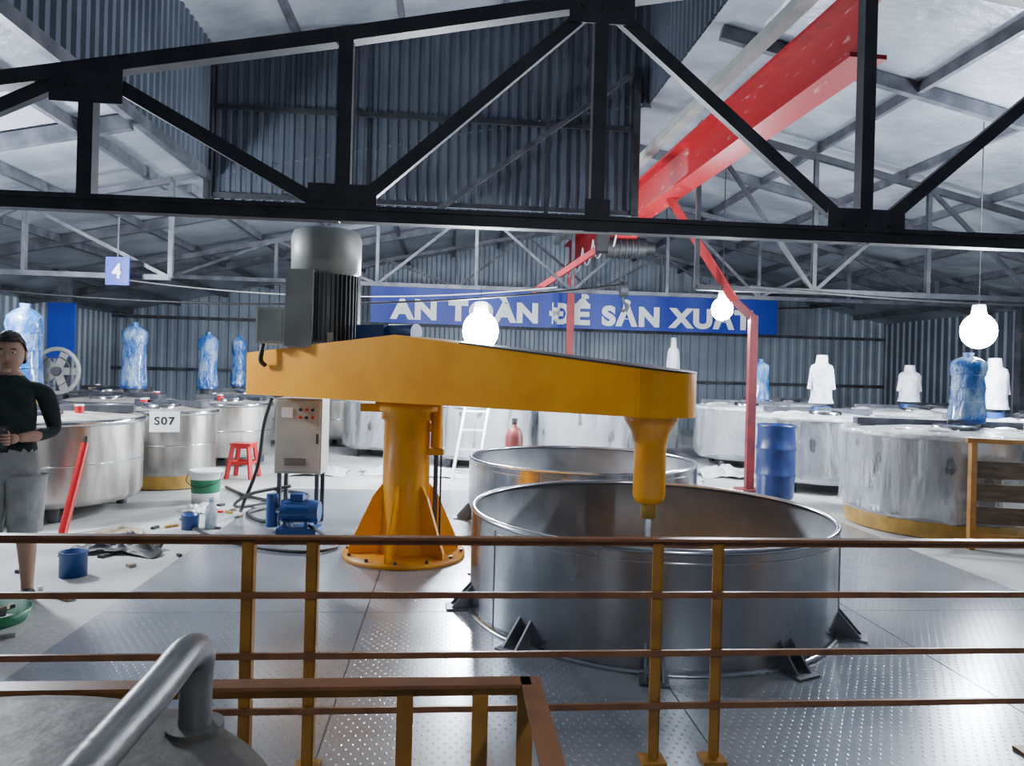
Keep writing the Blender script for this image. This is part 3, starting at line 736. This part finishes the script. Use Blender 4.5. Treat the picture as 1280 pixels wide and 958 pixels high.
if body:
    body.parent = man
    for m_ in (M_shirt, M_skin, M_shorts): body.data.materials.append(m_)
    for p_ in body.data.polygons:
        c = p_.center; k = 0
        if c.z > 1.43: k = 1
        elif abs(c.x) < .215 and c.y < -.135 and c.z > .93: k = 1
        elif c.z < .96 and c.z > .50: k = 2
        elif c.z <= .50: k = 1
        p_.material_index = k
b = MB(); HS = 1.12; hc = Vector((0, -.02, 1.565)); n = 32; vs = []; fs = []
def H(x, y_, z): return hc+Vector((x, y_, z))*HS
for k in range(n//2+1):
    ph = -pi/2+pi*k/(n//2)
    for i in range(n):
        t = 2*pi*i/n; x = .076*cos(ph)*cos(t); y_ = .092*cos(ph)*sin(t); z = .118*sin(ph)
        if z < 0:
            f = 1-.30*(min(1, -z/.118))**1.5; x *= f; y_ = y_*f-.018*(-z/.118)
        if y_ < -.05 and -.002 < z < .022 and .012 < abs(x) < .05: y_ += .008
        vs.append(H(x, y_, z))
for k in range(n//2):
    for i in range(n):
        j = (i+1) % n; fs.append((k*n+i, k*n+j, (k+1)*n+j, (k+1)*n+i))
b.add(vs, fs, M_skin, True)
b.add([H(*q_) for q_ in ((0, -.086, .016), (-.018, -.084, -.03), (0, -.114, -.024), (.018, -.084, -.03), (0, -.09, -.038))], [(0, 1, 2), (0, 2, 3), (1, 4, 2), (2, 4, 3)], M_skin, True)
for sx in (-1, 1):
    b.sphere(H(sx*.03, -.080, .008), .0115, M_eye, (1.3, .7, .6), 12); b.sphere(H(sx*.03, -.0875, .008), .0055, M_black, (1, .5, 1), 8)
    b.sphere(H(sx*.031, -.085, .027), .018, M_hair, (1.1, .35, .20), 10)
    b.sphere(H(sx*.077, .0, -.005), .022, M_skin, (.4, .8, 1.5), 12)
b.sphere(H(0, -.092, -.056), .020, M_lip, (1.15, .35, .32), 12)
b.sphere(H(0, -.080, -.092), .024, M_skin, (1.1, .8, .8), 12)
b.done('head', man)
b = MB(); vs = []; fs = []
for k in range(15):
    ph = -.5+(pi/2+.5)*k/14
    for i in range(n):
        t = 2*pi*i/n; s_ = sin(t); lowcut = .52 if s_ < -.45 else (.52-(s_+.45)*1.2 if s_ < .1 else -.45)
        p2 = max(ph, lowcut); e_ = 1.08+.03*sin(i*5.3+k*2.1)
        vs.append(H(.078*e_*cos(p2)*cos(t), .095*e_*cos(p2)*sin(t)+.003, .121*e_*sin(p2)+.002))
for k in range(14):
    for i in range(n):
        j = (i+1) % n; fs.append((k*n+i, k*n+j, (k+1)*n+j, (k+1)*n+i))
b.add(vs, fs, M_hair, True); b.done('hair', man)
for sx, nm in ((-1, 'right_hand'), (1, 'left_hand')):
    w_ = Vector((sx*.085, -.225, 1.05)); pc = Vector((sx*.052, -.275, 1.05))
    o = skin(nm+'_palm', [w_, (w_+pc)/2, pc], [(0, 1), (1, 2)], [(.024, .026), (.026, .034), (.022, .036)], 0, 2)
    if o: o.parent = man; o.data.materials.append(M_skin)
    for i in range(4):
        Ls = (.036, .04, .037, .03)[i]
        a = pc+Vector((0, -.008, .027-i*.018)); c1 = a+Vector((-sx*.002, -Ls*.85, .0)); c2 = c1+Vector((-sx*Ls*.55, -.012, 0)); c3 = c2+Vector((-sx*Ls*.45, .008, 0))
        o = skin(nm+'_finger_%d' % (i+1), [a, c1, c2, c3], [(0, 1), (1, 2), (2, 3)], [.0095, .009, .0085, .007], 0, 1)
        if o: o.parent = man; o.data.materials.append(M_skin)
    a = pc+Vector((-sx*.004, .010, .026)); o = skin(nm+'_thumb', [a, a+Vector((-sx*.012, -.016, .026)), a+Vector((-sx*.030, -.022, .034))], [(0, 1), (1, 2)], [.012, .010, .008], 0, 1)
    if o: o.parent = man; o.data.materials.append(M_skin)
b = MB(); b.box((0, -.298, 1.06), (.088, .012, .15), M_black, Matrix.Rotation(radians(-20), 3, 'X'))
b.box((0, -.306, 1.063), (.078, .002, .135), M_motor_d, Matrix.Rotation(radians(-20), 3, 'X')); b.done('phone', man, bevel=.002)
b = MB()
for sx in (-1, 1):
    b.lathe((sx*.105, -.014, 0), [(.095, .44), (.098, .5), (.108, .66), (.115, .80)], M_shorts, 28, .02)
    b.sphere((sx*.13, -.065, .045), .05, M_black, (.9, 2.2, .7), 16)
b.done('shorts_and_shoes', man)

# ---------------------------------------------------------------- world & camera
w = bpy.data.worlds.new('world'); S.world = w; w.use_nodes = True
bg = w.node_tree.nodes['Background']; bg.inputs[0].default_value = (.55, .68, .9, 1); bg.inputs[1].default_value = .07
cam = bpy.data.cameras.new('camera'); co = bpy.data.objects.new('camera', cam); COL.objects.link(co)
cam.sensor_width = 36; cam.lens = 900/1280*36; cam.clip_start = .05; cam.clip_end = 100
cam.shift_y = -14/1280
co.location = (0, 0, 1.45)
co.rotation_euler = (Matrix.Rotation(radians(90), 4, 'X') @ Matrix.Rotation(radians(1.5), 4, 'Z')).to_euler()
S.camera = co
